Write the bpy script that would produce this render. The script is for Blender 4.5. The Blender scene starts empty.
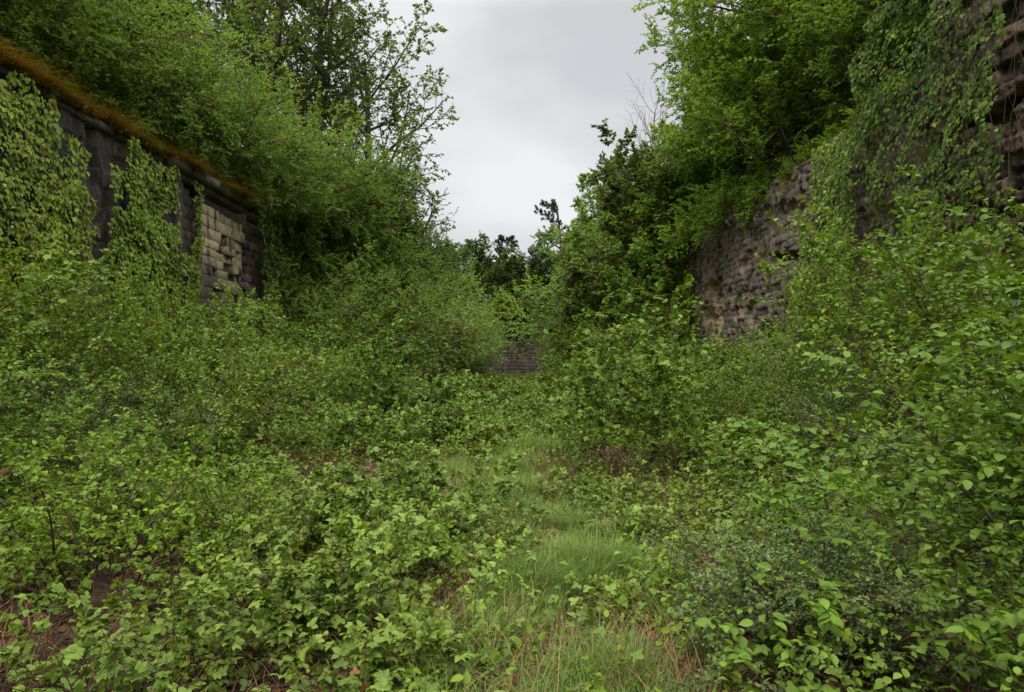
import bpy, math, random
import numpy as np
from mathutils import Vector

# ---------------------------------------------------------------- camera, sky, sun, exposure
scene = bpy.context.scene
COL = scene.collection
R = math.radians
cam_d = bpy.data.cameras.new('camera'); cam = bpy.data.objects.new('camera', cam_d); COL.objects.link(cam)
EYE = 1.8
cam.location = (0, 0, EYE)
cam_d.sensor_width = 36; cam_d.lens = 24.0
cam.rotation_euler = (R(90 + 1.1), 0, R(0.25))
cam_d.clip_start = 0.05; cam_d.clip_end = 3000
scene.camera = cam

SUN_EL, SUN_AZ = 44.0, 196.0          # degrees; azimuth clockwise from +Y
world = bpy.data.worlds.new('World'); scene.world = world; world.use_nodes = True
wn = world.node_tree.nodes; wl = world.node_tree.links
bg = wn['Background']; bg.inputs['Strength'].default_value = 0.1
sky = wn.new('ShaderNodeTexSky'); sky.sky_type = 'NISHITA'; sky.sun_disc = False
sky.sun_elevation = R(SUN_EL); sky.sun_rotation = R(SUN_AZ)
tc = wn.new('ShaderNodeTexCoord')
mp = wn.new('ShaderNodeMapping'); mp.inputs['Scale'].default_value = (1, 1, 1.9)
nz = wn.new('ShaderNodeTexNoise'); nz.inputs['Scale'].default_value = 3.2; nz.inputs['Detail'].default_value = 4
nz.inputs['Roughness'].default_value = 0.45
wl.new(tc.outputs['Generated'], mp.inputs['Vector']); wl.new(mp.outputs[0], nz.inputs['Vector'])
cr = wn.new('ShaderNodeValToRGB')
cr.color_ramp.elements[0].position = 0.36; cr.color_ramp.elements[0].color = (0.83, 0.835, 0.855, 1)
cr.color_ramp.elements[1].position = 0.64; cr.color_ramp.elements[1].color = (1.14, 1.14, 1.145, 1)
wl.new(nz.outputs['Fac'], cr.inputs[0])
sx = wn.new('ShaderNodeSeparateXYZ'); wl.new(tc.outputs['Generated'], sx.inputs[0])
el = wn.new('ShaderNodeMapRange')      # overcast sky: the zenith is about three times as bright as the horizon
el.inputs['From Min'].default_value = 0.46; el.inputs['From Max'].default_value = 1.0
el.inputs['To Min'].default_value = 3.55; el.inputs['To Max'].default_value = 25.0
wl.new(sx.outputs['Z'], el.inputs['Value'])
vm = wn.new('ShaderNodeVectorMath'); vm.operation = 'SCALE'
wl.new(cr.outputs[0], vm.inputs[0]); wl.new(el.outputs[0], vm.inputs['Scale'])
mxw = wn.new('ShaderNodeMix'); mxw.data_type = 'RGBA'; mxw.inputs[0].default_value = 0.95
wl.new(sky.outputs[0], mxw.inputs[6]); wl.new(vm.outputs[0], mxw.inputs[7])
wl.new(mxw.outputs[2], bg.inputs['Color'])

sun_d = bpy.data.lights.new('sun', 'SUN'); sun_d.energy = 1.5; sun_d.angle = R(25); sun_d.color = (1.0, 0.96, 0.88)
sun = bpy.data.objects.new('sun', sun_d); COL.objects.link(sun)
az = R(SUN_AZ); e = R(SUN_EL)
sdir = Vector((math.sin(az) * math.cos(e), math.cos(az) * math.cos(e), math.sin(e)))
sun.rotation_euler = sdir.to_track_quat('Z', 'Y').to_euler()
scene.view_settings.view_transform = 'Standard'; scene.view_settings.look = 'None'
scene.view_settings.exposure = 1.12; scene.view_settings.gamma = 1; scene.view_settings.use_curve_mapping = False
scene.render.resolution_x = 1024; scene.render.resolution_y = 692
scene.render.engine = 'CYCLES'
scene.cycles.max_bounces = 5; scene.cycles.diffuse_bounces = 4; scene.cycles.transmission_bounces = 3
scene.cycles.glossy_bounces = 2

rng = np.random.default_rng(11)
def U(a, b, n=None): return rng.uniform(a, b, n)
def norm(v): return v / np.maximum(np.linalg.norm(v, axis=-1, keepdims=True), 1e-9)
def lerp(a, b, t): return a + (b - a) * t
def sstep(a, b, x):
    t = np.clip((x - a) / (b - a), 0, 1); return t * t * (3 - 2 * t)

# value noise on arrays (for heights, gaps and outlines)
_T = np.random.default_rng(5).random((64, 64))
def vnoise(x, y, f=1.0):
    x = np.asarray(x, float) * f + 100; y = np.asarray(y, float) * f + 100
    xi = np.floor(x).astype(int); yi = np.floor(y).astype(int); u = x - xi; v = y - yi
    u = u * u * (3 - 2 * u); v = v * v * (3 - 2 * v)
    g = lambda i, j: _T[i % 64, j % 64]
    return lerp(lerp(g(xi, yi), g(xi + 1, yi), u), lerp(g(xi, yi + 1), g(xi + 1, yi + 1), u), v)
def fbm(x, y, f=1.0): return .55 * vnoise(x, y, f) + .3 * vnoise(x, y, f * 2.1) + .15 * vnoise(x, y, f * 4.3)

# ---------------------------------------------------------------- materials
def new_mat(name):
    m = bpy.data.materials.new(name); m.use_nodes = True
    nt = m.node_tree; nt.nodes.clear()
    out = nt.nodes.new('ShaderNodeOutputMaterial')
    return m, nt, out
def mixc(nt, fac, a, b, mode='MIX'):
    n = nt.nodes.new('ShaderNodeMix'); n.data_type = 'RGBA'; n.blend_type = mode
    for i, v in ((0, fac), (6, a), (7, b)):
        if isinstance(v, (int, float)): n.inputs[i].default_value = v
        elif isinstance(v, tuple): n.inputs[i].default_value = (*v, 1) if len(v) == 3 else v
        else: nt.links.new(v, n.inputs[i])
    return n.outputs[2]
def ramp(nt, src, lo, hi):
    n = nt.nodes.new('ShaderNodeMapRange'); n.inputs['From Min'].default_value = lo; n.inputs['From Max'].default_value = hi
    nt.links.new(src, n.inputs['Value']); return n.outputs[0]
def noise(nt, scale, detail=4, rough=.55, coord='Object', mapping=None):
    t = nt.nodes.new('ShaderNodeTexCoord'); n = nt.nodes.new('ShaderNodeTexNoise')
    n.inputs['Scale'].default_value = scale; n.inputs['Detail'].default_value = detail; n.inputs['Roughness'].default_value = rough
    if mapping:
        mm = nt.nodes.new('ShaderNodeMapping'); mm.inputs['Scale'].default_value = mapping
        nt.links.new(t.outputs[coord], mm.inputs['Vector']); nt.links.new(mm.outputs[0], n.inputs['Vector'])
    else: nt.links.new(t.outputs[coord], n.inputs['Vector'])
    return n.outputs['Fac']

def leaf_mat(name, dark, light, tip, transl=.35, rough=.55, spec=.2, odd=None, oddp=.02):
    """each leaf has its own tint (x), each branch its own (y), young leaves at the shoot ends are paler (z)"""
    m, nt, out = new_mat(name)
    a = nt.nodes.new('ShaderNodeAttribute'); a.attribute_name = 'leaf'
    s = nt.nodes.new('ShaderNodeSeparateXYZ'); nt.links.new(a.outputs['Vector'], s.inputs[0])
    c = mixc(nt, s.outputs[0], dark, light)
    c = mixc(nt, s.outputs[2], c, tip)
    if odd:
        g = nt.nodes.new('ShaderNodeMath'); g.operation = 'GREATER_THAN'; g.inputs[1].default_value = 1 - oddp
        nt.links.new(s.outputs[0], g.inputs[0]); c = mixc(nt, g.outputs[0], c, odd)
    oi = nt.nodes.new('ShaderNodeObjectInfo')
    hs = nt.nodes.new('ShaderNodeHueSaturation')
    h = nt.nodes.new('ShaderNodeMapRange'); h.inputs['To Min'].default_value = .491; h.inputs['To Max'].default_value = .507
    nt.links.new(oi.outputs['Random'], h.inputs['Value']); nt.links.new(h.outputs[0], hs.inputs['Hue'])
    v = nt.nodes.new('ShaderNodeMapRange'); v.inputs['To Min'].default_value = .72; v.inputs['To Max'].default_value = 1.28
    nt.links.new(s.outputs[1], v.inputs['Value']); nt.links.new(v.outputs[0], hs.inputs['Value'])
    nt.links.new(c, hs.inputs['Color'])
    p = nt.nodes.new('ShaderNodeBsdfPrincipled'); p.inputs['Roughness'].default_value = rough
    p.inputs['Specular IOR Level'].default_value = spec
    nt.links.new(hs.outputs[0], p.inputs['Base Color'])
    t = nt.nodes.new('ShaderNodeBsdfTranslucent')
    tcq = mixc(nt, 1.0, hs.outputs[0], (1.22, 1.2, .6), 'MULTIPLY'); nt.links.new(tcq, t.inputs['Color'])
    mx = nt.nodes.new('ShaderNodeMixShader'); mx.inputs[0].default_value = transl
    nt.links.new(p.outputs[0], mx.inputs[1]); nt.links.new(t.outputs[0], mx.inputs[2]); nt.links.new(mx.outputs[0], out.inputs[0])
    return m

def simple_mat(name, c1, c2, scale=3, rough=.85, bump=.4, c3=None, mapping=None, spec=.25):
    m, nt, out = new_mat(name)
    f = ramp(nt, noise(nt, scale, 6, .6, mapping=mapping), .35, .65)
    c = mixc(nt, f, c1, c2)
    if c3: c = mixc(nt, ramp(nt, noise(nt, scale * .31, 5, .65), .52, .66), c, c3)
    p = nt.nodes.new('ShaderNodeBsdfPrincipled'); p.inputs['Roughness'].default_value = rough
    p.inputs['Specular IOR Level'].default_value = spec
    nt.links.new(c, p.inputs['Base Color'])
    b = nt.nodes.new('ShaderNodeBump'); b.inputs['Strength'].default_value = bump; b.inputs['Distance'].default_value = .05
    nt.links.new(noise(nt, scale * 4, 6, .65, mapping=mapping), b.inputs['Height']); nt.links.new(b.outputs[0], p.inputs['Normal'])
    nt.links.new(p.outputs[0], out.inputs[0]); return m

def stone_mat(name, dark, mid, pale, orange=(.22, .09, .025), tan=None, tan_z=None):
    """per-stone tint from attribute 'leaf'; lichen, black crust and rain streaks from noise"""
    m, nt, out = new_mat(name)
    a = nt.nodes.new('ShaderNodeAttribute'); a.attribute_name = 'leaf'
    s = nt.nodes.new('ShaderNodeSeparateXYZ'); nt.links.new(a.outputs['Vector'], s.inputs[0])
    c = mixc(nt, s.outputs[0], dark, mid)
    if tan: c = mixc(nt, s.outputs[1], c, tan)
    c = mixc(nt, ramp(nt, noise(nt, 5.0, 8, .75), .60, .68), c, pale)          # lichen blotches
    c = mixc(nt, ramp(nt, noise(nt, 1.3, 5, .6), .60, .72), c, orange)         # rusty moss
    c = mixc(nt, ramp(nt, noise(nt, 2.2, 5, .6, mapping=(1, 1, .45)), .52, .66), c, tuple(x * .45 for x in dark))  # streaks
    g = mixc(nt, ramp(nt, noise(nt, 26, 5, .7), .3, .7), (.62, .62, .62), (1.25, 1.25, 1.25)); c = mixc(nt, 1.0, c, g, 'MULTIPLY')
    p = nt.nodes.new('ShaderNodeBsdfPrincipled'); p.inputs['Roughness'].default_value = .9
    p.inputs['Specular IOR Level'].default_value = .2
    nt.links.new(c, p.inputs['Base Color'])
    b = nt.nodes.new('ShaderNodeBump'); b.inputs['Strength'].default_value = .9; b.inputs['Distance'].default_value = .05
    nt.links.new(noise(nt, 24, 9, .8), b.inputs['Height']); nt.links.new(b.outputs[0], p.inputs['Normal'])
    nt.links.new(p.outputs[0], out.inputs[0]); return m

M = {}
# foliage colours: linear base colours
M['hawthorn'] = leaf_mat('hawthorn_leaf', (0.098, 0.152, 0.032), (0.155, 0.225, 0.053), (0.208, 0.285, 0.070), transl=.48)
M['hazel'] = leaf_mat('hazel_leaf', (0.109, 0.178, 0.026), (0.178, 0.275, 0.044), (0.242, 0.342, 0.066), transl=.5)
M['dark'] = leaf_mat('dark_leaf', (.055, .085, .016), (.09, .125, .025), (.12, .16, .03), transl=.35)
M['shrub'] = leaf_mat('shrub_leaf', (0.073, 0.122, 0.015), (0.137, 0.203, 0.025), (0.193, 0.270, 0.037), odd=(.16, .09, .03), oddp=.004)
M['sallow'] = leaf_mat('sallow_leaf', (0.063, 0.119, 0.011), (0.125, 0.201, 0.021), (0.183, 0.265, 0.031), rough=.5, odd=(.16, .1, .03), oddp=.004)
M['bramble'] = leaf_mat('bramble_leaf', (0.075, 0.122, 0.016), (0.156, 0.225, 0.033), (0.221, 0.302, 0.049), transl=.28, rough=.5, odd=(.15, .07, .03), oddp=.004)
M['maple'] = leaf_mat('maple_leaf', (.085, .145, .018), (.145, .22, .03), (.21, .30, .045))
M['yellow'] = leaf_mat('yellow_green_leaf', (0.085, 0.140, 0.012), (0.144, 0.214, 0.018), (0.203, 0.270, 0.030))
M['rusty'] = leaf_mat('rusty_leaf', (.13, .11, .015), (.21, .17, .02), (.28, .19, .03))
M['ivy'] = leaf_mat('ivy_leaf', (0.123, 0.193, 0.015), (0.224, 0.308, 0.029), (0.325, 0.407, 0.047), transl=.2, rough=.5, spec=.2, odd=(.17, .08, .03), oddp=.02)
M['ivy_dark'] = leaf_mat('dark_ivy_leaf', (.04, .075, .012), (.095, .15, .022), (.19, .26, .04), transl=.2, rough=.6, spec=.1)
M['robinia'] = leaf_mat('robinia_leaf', (.07, .11, .02), (.11, .155, .028), (.15, .20, .035), transl=.4)
M['pine'] = leaf_mat('pine_needle', (.012, .03, .014), (.025, .05, .02), (.04, .07, .03), transl=.05)
M['grass'] = leaf_mat('grass_blade', (0.067, 0.134, 0.018), (0.121, 0.213, 0.032), (0.194, 0.263, 0.062), transl=.35, odd=(.24, .17, .08), oddp=.06)
M['dry'] = leaf_mat('dry_stem', (.10, .045, .022), (.21, .11, .05), (.30, .19, .09), transl=.1, rough=.8, spec=.1)
M['cane'] = leaf_mat('bramble_cane', (.045, .022, .015), (.095, .045, .028), (.13, .08, .04), transl=.05, rough=.7, spec=.2)
M['litter'] = leaf_mat('dead_leaf', (.06, .028, .014), (.16, .08, .035), (.2, .11, .05), transl=.1, rough=.8, spec=.1)
M['moss'] = leaf_mat('rusty_moss', (.16, .07, .02), (.38, .175, .032), (.24, .23, .05), transl=.2, rough=.8, spec=.1)
M['privet'] = leaf_mat('privet_leaf', (.06, .095, .025), (.11, .15, .045), (.15, .20, .06), transl=.2)
M['bark'] = simple_mat('bark', (.035, .028, .02), (.075, .062, .045), 9, mapping=(1, 1, .3), c3=(.05, .065, .025))
M['pale_bark'] = simple_mat('pale_bark', (.10, .085, .07), (.19, .17, .14), 9, mapping=(1, 1, .3))
M['stem'] = simple_mat('woody_stem', (.05, .03, .02), (.09, .06, .03), 12)
M['soil'] = simple_mat('soil', (.030, .019, .012), (.075, .044, .024), 2.5, c3=(.038, .050, .014), bump=.9, rough=.95)
M['stone'] = stone_mat('dark_stone', (.085, .068, .054), (.20, .165, .132), (.38, .34, .29), tan=(.46, .34, .21))
M['crag'] = stone_mat('near_stone', (.075, .056, .046), (.17, .128, .10), (.34, .29, .24), tan=(.26, .18, .12))
M['end_stone'] = stone_mat('dark_end_stone', (.04, .034, .03), (.085, .072, .062), (.2, .18, .16), tan=(.15, .11, .08))  # end wall: a darker stone tone than the side walls
M['mortar'] = simple_mat('wall_core', (.018, .015, .013), (.05, .04, .032), 3, c3=(.03, .036, .014))
M['render'] = stone_mat('blackened_render', (.05, .045, .042), (.11, .098, .09), (.30, .27, .25), tan=(.17, .14, .12))
M['ashlar'] = stone_mat('pale_ashlar', (.09, .075, .062), (.15, .125, .10), (.46, .40, .30), tan=(.58, .47, .31))
M['coping'] = stone_mat('mossy_coping', (.09, .075, .06), (.17, .145, .12), (.26, .23, .19), tan=(.2, .17, .13))

# ---------------------------------------------------------------- mesh building
class Geo:
    def __init__(s): s.v = []; s.f = []; s.c = []; s.n = 0
    def add(s, v, f, c):
        """v (n,3) float, f (m,k) int with k the same for all, c (m,3) face attribute"""
        v = np.asarray(v, np.float32); f = np.asarray(f, np.int32)
        c = np.broadcast_to(np.asarray(c, np.float32), (len(f), 3))
        s.v.append(v); s.f.append(f + s.n); s.c.append(c); s.n += len(v)
    def build(s, name, mat, parent=None, smooth=False):
        me = bpy.data.meshes.new(name)
        v = np.concatenate(s.v)
        me.vertices.add(len(v)); me.vertices.foreach_set('co', v.ravel())
        loops = np.concatenate([f.ravel() for f in s.f]); tot = np.concatenate([np.full(len(f), f.shape[1], np.int32) for f in s.f])
        start = np.concatenate([[0], np.cumsum(tot)[:-1]]).astype(np.int32)
        me.loops.add(len(loops)); me.loops.foreach_set('vertex_index', loops)
        me.polygons.add(len(tot)); me.polygons.foreach_set('loop_start', start)
        me.update(calc_edges=True)
        at = me.attributes.new('leaf', 'FLOAT_VECTOR', 'FACE'); at.data.foreach_set('vector', np.concatenate(s.c).astype(np.float32).ravel())
        if smooth: me.polygons.foreach_set('use_smooth', np.ones(len(tot), bool))
        me.materials.append(mat)
        o = bpy.data.objects.new(name, me); COL.objects.link(o)
        if parent: o.parent = parent
        return o

USED = {}
def tag(o, label, cat, group=None, kind=None):
    if label: o['label'] = label
    if cat: o['category'] = cat
    if group: o['group'] = group
    if kind: o['kind'] = kind
    return o
def empty(name, loc=(0, 0, 0), rz=0, s=1.0):
    o = bpy.data.objects.new(name, None); COL.objects.link(o); o.location = loc; o.rotation_euler = (0, 0, rz)
    o.scale = (s, s, s) if isinstance(s, (int, float)) else s
    o.empty_display_size = .2
    return o
def copy_tree(root, loc, rz, s):
    c = root.copy(); COL.objects.link(c); c.location = loc; c.rotation_euler = (root.rotation_euler[0], root.rotation_euler[1], rz)
    c.scale = (s, s, s) if isinstance(s, (int, float)) else s
    for ch in list(root.children):
        d = ch.copy(); COL.objects.link(d); d.parent = c
    return c

# leaf templates: x across, y along, z up; faces as triangles
def _t(v, f): return np.array(v, float), np.array(f, int)
LEAF = {
 'diamond': _t([(0, 0, 0), (.30, .45, .10), (0, 1, -.08), (-.30, .45, .10)], [(0, 1, 2), (0, 2, 3)]),
 'wide': _t([(0, 0, 0), (.40, .38, .10), (0, 1, -.12), (-.40, .38, .10)], [(0, 1, 2), (0, 2, 3)]),
 'ovate': _t([(0, 0, 0), (0, .5, -.01), (0, 1, -.16), (.22, .12, .05), (.34, .36, .08), (.27, .68, .03), (-.22, .12, .05), (-.34, .36, .08), (-.27, .68, .03)],
             [(0, 3, 1), (3, 4, 1), (4, 5, 1), (5, 2, 1), (0, 1, 6), (6, 1, 7), (7, 1, 8), (8, 1, 2)]),
 'needle': _t([(0, 0, 0), (.05, .5, 0), (0, 1, 0), (-.05, .5, 0)], [(0, 1, 2), (0, 2, 3)]),
 'ivy': _t([(0, .30, .0), (0, .08, 0), (.22, -.04, .02), (.30, .16, -.02), (.50, .38, -.08), (.24, .52, .0), (0, 1.0, -.15), (-.24, .52, 0), (-.50, .38, -.08), (-.30, .16, -.02), (-.22, -.04, .02)],
           [(0, 1, 2), (0, 2, 3), (0, 3, 4), (0, 4, 5), (0, 5, 6), (0, 6, 7), (0, 7, 8), (0, 8, 9), (0, 9, 10), (0, 10, 1)]),
 'ivy_far': _t([(0, 0, 0), (.42, .25, -.04), (.2, .55, 0), (0, 1, -.1), (-.2, .55, 0), (-.42, .25, -.04)], [(0, 1, 2), (0, 2, 3), (0, 3, 4), (0, 4, 5)]),
}
def _rot(v, ang, off=(0, 0, 0), s=1):
    c, q = math.cos(ang), math.sin(ang); v = v * s
    return np.stack([v[:, 0] * c - v[:, 1] * q, v[:, 0] * q + v[:, 1] * c, v[:, 2]], 1) + np.array(off)
def _compound(base, parts):
    v0, f0 = LEAF[base]; vs, fs = [], []
    for k, (ang, off, s) in enumerate(parts):
        vs.append(_rot(v0, ang, off, s)); fs.append(f0 + k * len(v0))
    return np.concatenate(vs), np.concatenate(fs)
LEAF['trefoil'] = _compound('ovate', [(0, (0, .34, .02), .78), (1.35, (0, .30, 0), .62), (-1.35, (0, .30, 0), .62)])
LEAF['trefoil_far'] = _compound('wide', [(0, (0, .25, .02), .9), (1.2, (0, .22, 0), .75), (-1.2, (0, .22, 0), .75)])
LEAF['maple'] = _compound('ovate', [(0, (0, 0, 0), 1.0), (.75, (0, .02, 0), .85), (-.75, (0, .02, 0), .85), (1.7, (0, .03, 0), .5), (-1.7, (0, .03, 0), .5)])
LEAF['pinnate'] = _compound('diamond', [(0, (0, .85, 0), .32)] + [(sg * 1.1, (0, y, 0), .34) for y in (.15, .4, .65) for sg in (1, -1)])

def leaves(g, P, A, N, S, kind, tint):
    """P pos, A axis, N approximate normal, S size, tint (n,3)"""
    n = len(P)
    if n == 0: return
    A = norm(A); X = norm(np.cross(A, N)); Z = np.cross(X, A)
    tv, tf = LEAF[kind]
    tv = np.asarray(tv)
    V = (P[:, None, :] + S[:, None, None] * (tv[None, :, 0:1] * X[:, None, :] + tv[None, :, 1:2] * A[:, None, :] + tv[None, :, 2:3] * Z[:, None, :]))
    F = (tf[None] + (np.arange(n) * len(tv))[:, None, None]).reshape(-1, 3)
    C = np.repeat(tint, len(tf), axis=0)
    g.add(V.reshape(-1, 3), F, C)

def tubes(g, pts, r0, r1, sides=3):
    """pts (n,k,3) polylines, r0/r1 radius at start/end (n,)"""
    n, k, _ = pts.shape
    d = np.gradient(pts, axis=1); d = norm(d)
    ref = np.where(np.abs(d[..., 2:3]) > .9, np.array([1., 0, 0]), np.array([0., 0, 1]))
    a = norm(np.cross(d, ref)); b = np.cross(d, a)
    r = lerp(np.asarray(r0)[:, None], np.asarray(r1)[:, None], np.linspace(0, 1, k)[None])
    th = np.arange(sides) * 2 * math.pi / sides
    V = pts[:, :, None] + r[:, :, None, None] * (np.cos(th)[None, None, :, None] * a[:, :, None] + np.sin(th)[None, None, :, None] * b[:, :, None])
    i = np.arange(n)[:, None, None] * k * sides; j = np.arange(k - 1)[None, :, None] * sides; q = np.arange(sides)[None, None]
    q2 = (q + 1) % sides
    F = np.stack([i + j + q, i + j + q2, i + j + sides + q2, i + j + sides + q], -1).reshape(-1, 4)
    g.add(V.reshape(-1, 3), F, np.array([rng.random(), rng.random(), 0]))

def strands(P, D, L, k, wig, up):
    """grow polylines from P along D, bending by up (tropism) and wiggle"""
    n = len(P); D = norm(D); out = [P]; st = (L / (k - 1))[:, None]
    for i in range(k - 1):
        D = norm(D + rng.normal(0, wig, (n, 3)) + np.array([0, 0, 1.0]) * (up[:, None] if isinstance(up, np.ndarray) else up))
        out.append(out[-1] + D * st)
    return np.stack(out, 1)

def sample(pts, t):
    """pts (n,k,3), t (n,c) -> pos, dir (n,c,3)"""
    n, k, _ = pts.shape; x = np.clip(t, 0, .9999) * (k - 1); i = x.astype(int); f = (x - i)[..., None]
    r = np.arange(n)[:, None]; a = pts[r, i]; b = pts[r, i + 1]
    return a + (b - a) * f, norm(b - a)

def branch(pts, L, rad, c, t0, t1, ratio, ang, up, wig=.12, k=5, tipshrink=.5, taper=.75, minr=.003):
    n = len(pts)
    t = t0 + (t1 - t0) * (np.arange(c)[None] + U(0, 1, (n, c))) / c
    P, D = sample(pts, t)
    az = np.arange(c)[None] * 2.4 + U(0, 6.28, (n, 1)) + rng.normal(0, .4, (n, c))
    ref = np.where(np.abs(D[..., 2:3]) > .95, np.array([1., 0, 0]), np.array([0., 0, 1]))
    a = norm(np.cross(D, ref)); b = np.cross(D, a)
    an = ang * U(.75, 1.25, (n, c))[..., None]
    d = np.cos(an) * D + np.sin(an) * (np.cos(az)[..., None] * a + np.sin(az)[..., None] * b)
    ln = L[:, None] * ratio * (1 - tipshrink * (t - t0) / (t1 - t0)) * U(.7, 1.25, (n, c))
    rr = np.maximum(rad[:, None] * (1 - taper * t) * .6, minr)
    P = P.reshape(-1, 3); d = d.reshape(-1, 3); ln = ln.ravel(); rr = rr.ravel()
    par = np.repeat(np.arange(n), c)
    return strands(P, d, ln, k, wig, up), ln, rr, par

def foliate(g, pts, per, size, kind, clump, t0=.15, t1=1.0, upn=1.0, spread=1.0, droop=-.15, tipz=.5):
    n = len(pts)
    t = t0 + (t1 - t0) * (np.arange(per)[None] + U(0, 1, (n, per))) / per
    P, D = sample(pts, t)
    up = np.array([0, 0, 1.0])
    side = norm(np.cross(D, up) + rng.normal(0, .25, D.shape)) * np.where(np.arange(per) % 2, 1, -1)[None, :, None]
    A = D * .55 + side * spread + rng.normal(0, .28, D.shape) + up * droop
    N = up * upn + rng.normal(0, .42, D.shape) + D * -.15
    S = size * U(.6, 1.2, (n, per))
    tint = np.stack([U(0, 1, (n, per)), np.repeat(np.asarray(clump)[:, None], per, 1), np.clip((t - .72) * 2.2, 0, 1) * tipz * U(.3, 1, (n, per))], -1)
    leaves(g, P.reshape(-1, 3), A.reshape(-1, 3), N.reshape(-1, 3), S.ravel(), kind, tint.reshape(-1, 3))

# ---------------------------------------------------------------- plant builders (each makes a thing of parts at the origin)
def make_tree(name, H, Rc, mat, leafsize=.10, kind='wide', low=.12, limbs=14, brs=9, twigs=9, per=12, barkm='bark',
              trunk_r=None, droop=.02, lean=.1, sparse=False, stems=1, upl=.10, ang1=1.15, wig0=.07):
    root = empty(name); root.hide_render = False
    gw, gl = Geo(), Geo()
    tr = trunk_r or H * .014
    P = np.zeros((stems, 3)); P[:, :2] = rng.normal(0, .12 * (stems > 1), (stems, 2))
    D = np.zeros((stems, 3)); D[:, 2] = 1; D[:, :2] = rng.normal(0, lean if stems == 1 else .28, (stems, 2))
    L0 = np.full(stems, H * .86) * U(.85, 1, stems)
    t = strands(P, D, L0, 10, wig0, .03); r0 = np.full(stems, tr)
    tubes(gw, t, r0 * 1.15, r0 * .22, 8)
    b1, L1, r1, p1 = branch(t, L0 * 0 + Rc / .72, r0, limbs, low, .98, .80, ang1, upl, .09, 7, .45)
    tubes(gw, b1, r1, r1 * .25, 5)
    b2, L2, r2, p2 = branch(b1, L1, r1, brs, .18, 1.0, .50, .85, droop + .03, .13, 5, .45)
    tubes(gw, b2, r2, r2 * .3, 3)
    b3, L3, r3, p3 = branch(b2, L2, r2, twigs, .1, 1.0, .48, .8, droop - .02, .16, 4, .4, minr=.004)
    tubes(gw, b3, r3 * .7, r3 * .3, 3)
    c1 = U(0, 1, len(b1)); c2 = np.clip(c1[p2] * .5 + U(0, .5, len(b2)), 0, 1); c3 = c2[p3]
    foliate(gl, b3, per, leafsize, kind, c3)
    if not sparse: foliate(gl, b2, per // 2, leafsize, kind, c2, t0=.5)
    gw.build('trunk', M[barkm], root, smooth=True); gl.build('crown', M[mat], root)
    return root

def make_bush(name, H, Rb, mat, leafsize=.06, kind='ovate', canes=26, sides=8, twigs=4, per=9, stemm='stem', arch=-.12, spread=.7, wood=.012, tipz=.6, stempart='stems'):
    root = empty(name); gw, gl = Geo(), Geo()
    n = canes; az = np.arange(n) * 2.4 + U(0, .5, n); q = np.sqrt((np.arange(n) + .5) / n)
    P = np.stack([np.cos(az) * q * Rb * .38, np.sin(az) * q * Rb * .38, np.full(n, -.05)], 1)
    D = np.stack([np.cos(az) * q * spread * Rb / H * 1.3, np.sin(az) * q * spread * Rb / H * 1.3, np.ones(n)], 1) + rng.normal(0, .12, (n, 3))
    L = H * U(.75, 1.25, n) * (1 + .25 * q)
    a = strands(P, D, L, 8, .08, arch * q)
    r = np.full(n, wood); tubes(gw, a, r, r * .35, 4)
    b, L2, r2, p2 = branch(a, L, r, sides, .18, 1., .42, .85, .02, .13, 5, .5)
    tubes(gw, b, r2, r2 * .4, 3)
    c, L3, r3, p3 = branch(b, L2, r2, twigs, .15, 1., .55, .75, .02, .14, 4, .4, minr=.0015)
    tubes(gw, c, r3 * .6, r3 * .3, 3)
    c1 = U(0, 1, n); c2 = np.clip(c1[p2] * .6 + U(0, .4, len(b)), 0, 1); c3 = c2[p3]
    foliate(gl, c, per, leafsize, kind, c3, tipz=tipz); foliate(gl, b, per // 2 + 1, leafsize, kind, c2, t0=.4, tipz=tipz)
    gw.build(stempart, M[stemm], root); gl.build('leaves', M[mat], root)
    return root

# ---------------------------------------------------------------- the setting: ground of the ditch and the banks on both sides
XL, XR, YE = -9.1, 8.5, 66.0          # wall faces
def G(x, y):
    x = np.asarray(x, float); y = np.asarray(y, float)
    h = 1.15 * sstep(3.2, 9, np.abs(x)) + .28 * (fbm(x, y, .35) - .5) + .10 * (fbm(x + 9, y, 1.3) - .5)
    left = 6.95 + 3.2 * sstep(-9.6, -17, x) + 1.2 * sstep(-17, -40, x) + .5 * (fbm(x, y, .2) - .5)
    right = 7.9 + 2.6 * sstep(9.0, 17, x) + 1.2 * sstep(17, 40, x) + .5 * (fbm(x, y, .2) - .5)
    end = 6.4 + 1.8 * sstep(67, 76, y) + .5 * (fbm(x, y, .2) - .5)
    h = np.where(x < -9.62, left, h); h = np.where(x > 9.02, right, h)
    h = np.where(y > YE + .52, np.maximum(end, np.where((x < -9.62) | (x > 9.02), h, 0)), h)
    return h
xs = np.concatenate([[-900, -400, -150, -80, -50, -38], np.arange(-30, -9.9, 1.0), [-9.65, -9.6], np.arange(-9.2, 8.8, .3), [9.0, 9.05], np.arange(9.6, 30, 1.0), [40, 55, 90, 160, 400, 900]])
ys = np.concatenate([[-900, -300, -120, -60, -35, -20, -12], np.arange(-8, 22, .3), np.arange(22, 66, .8), [66.4, 66.55], np.arange(67, 80, 1.2), [90, 110, 150, 250, 500, 900, 1800]])
gx, gy = np.meshgrid(xs, ys, indexing='ij'); gz = G(gx, gy)
nx, ny = gx.shape; idx = np.arange(nx * ny).reshape(nx, ny)
F = np.stack([idx[:-1, :-1], idx[1:, :-1], idx[1:, 1:], idx[:-1, 1:]], -1).reshape(-1, 4)
g = Geo(); g.add(np.stack([gx, gy, gz], -1).reshape(-1, 3), F, (0, 0, 0))
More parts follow.
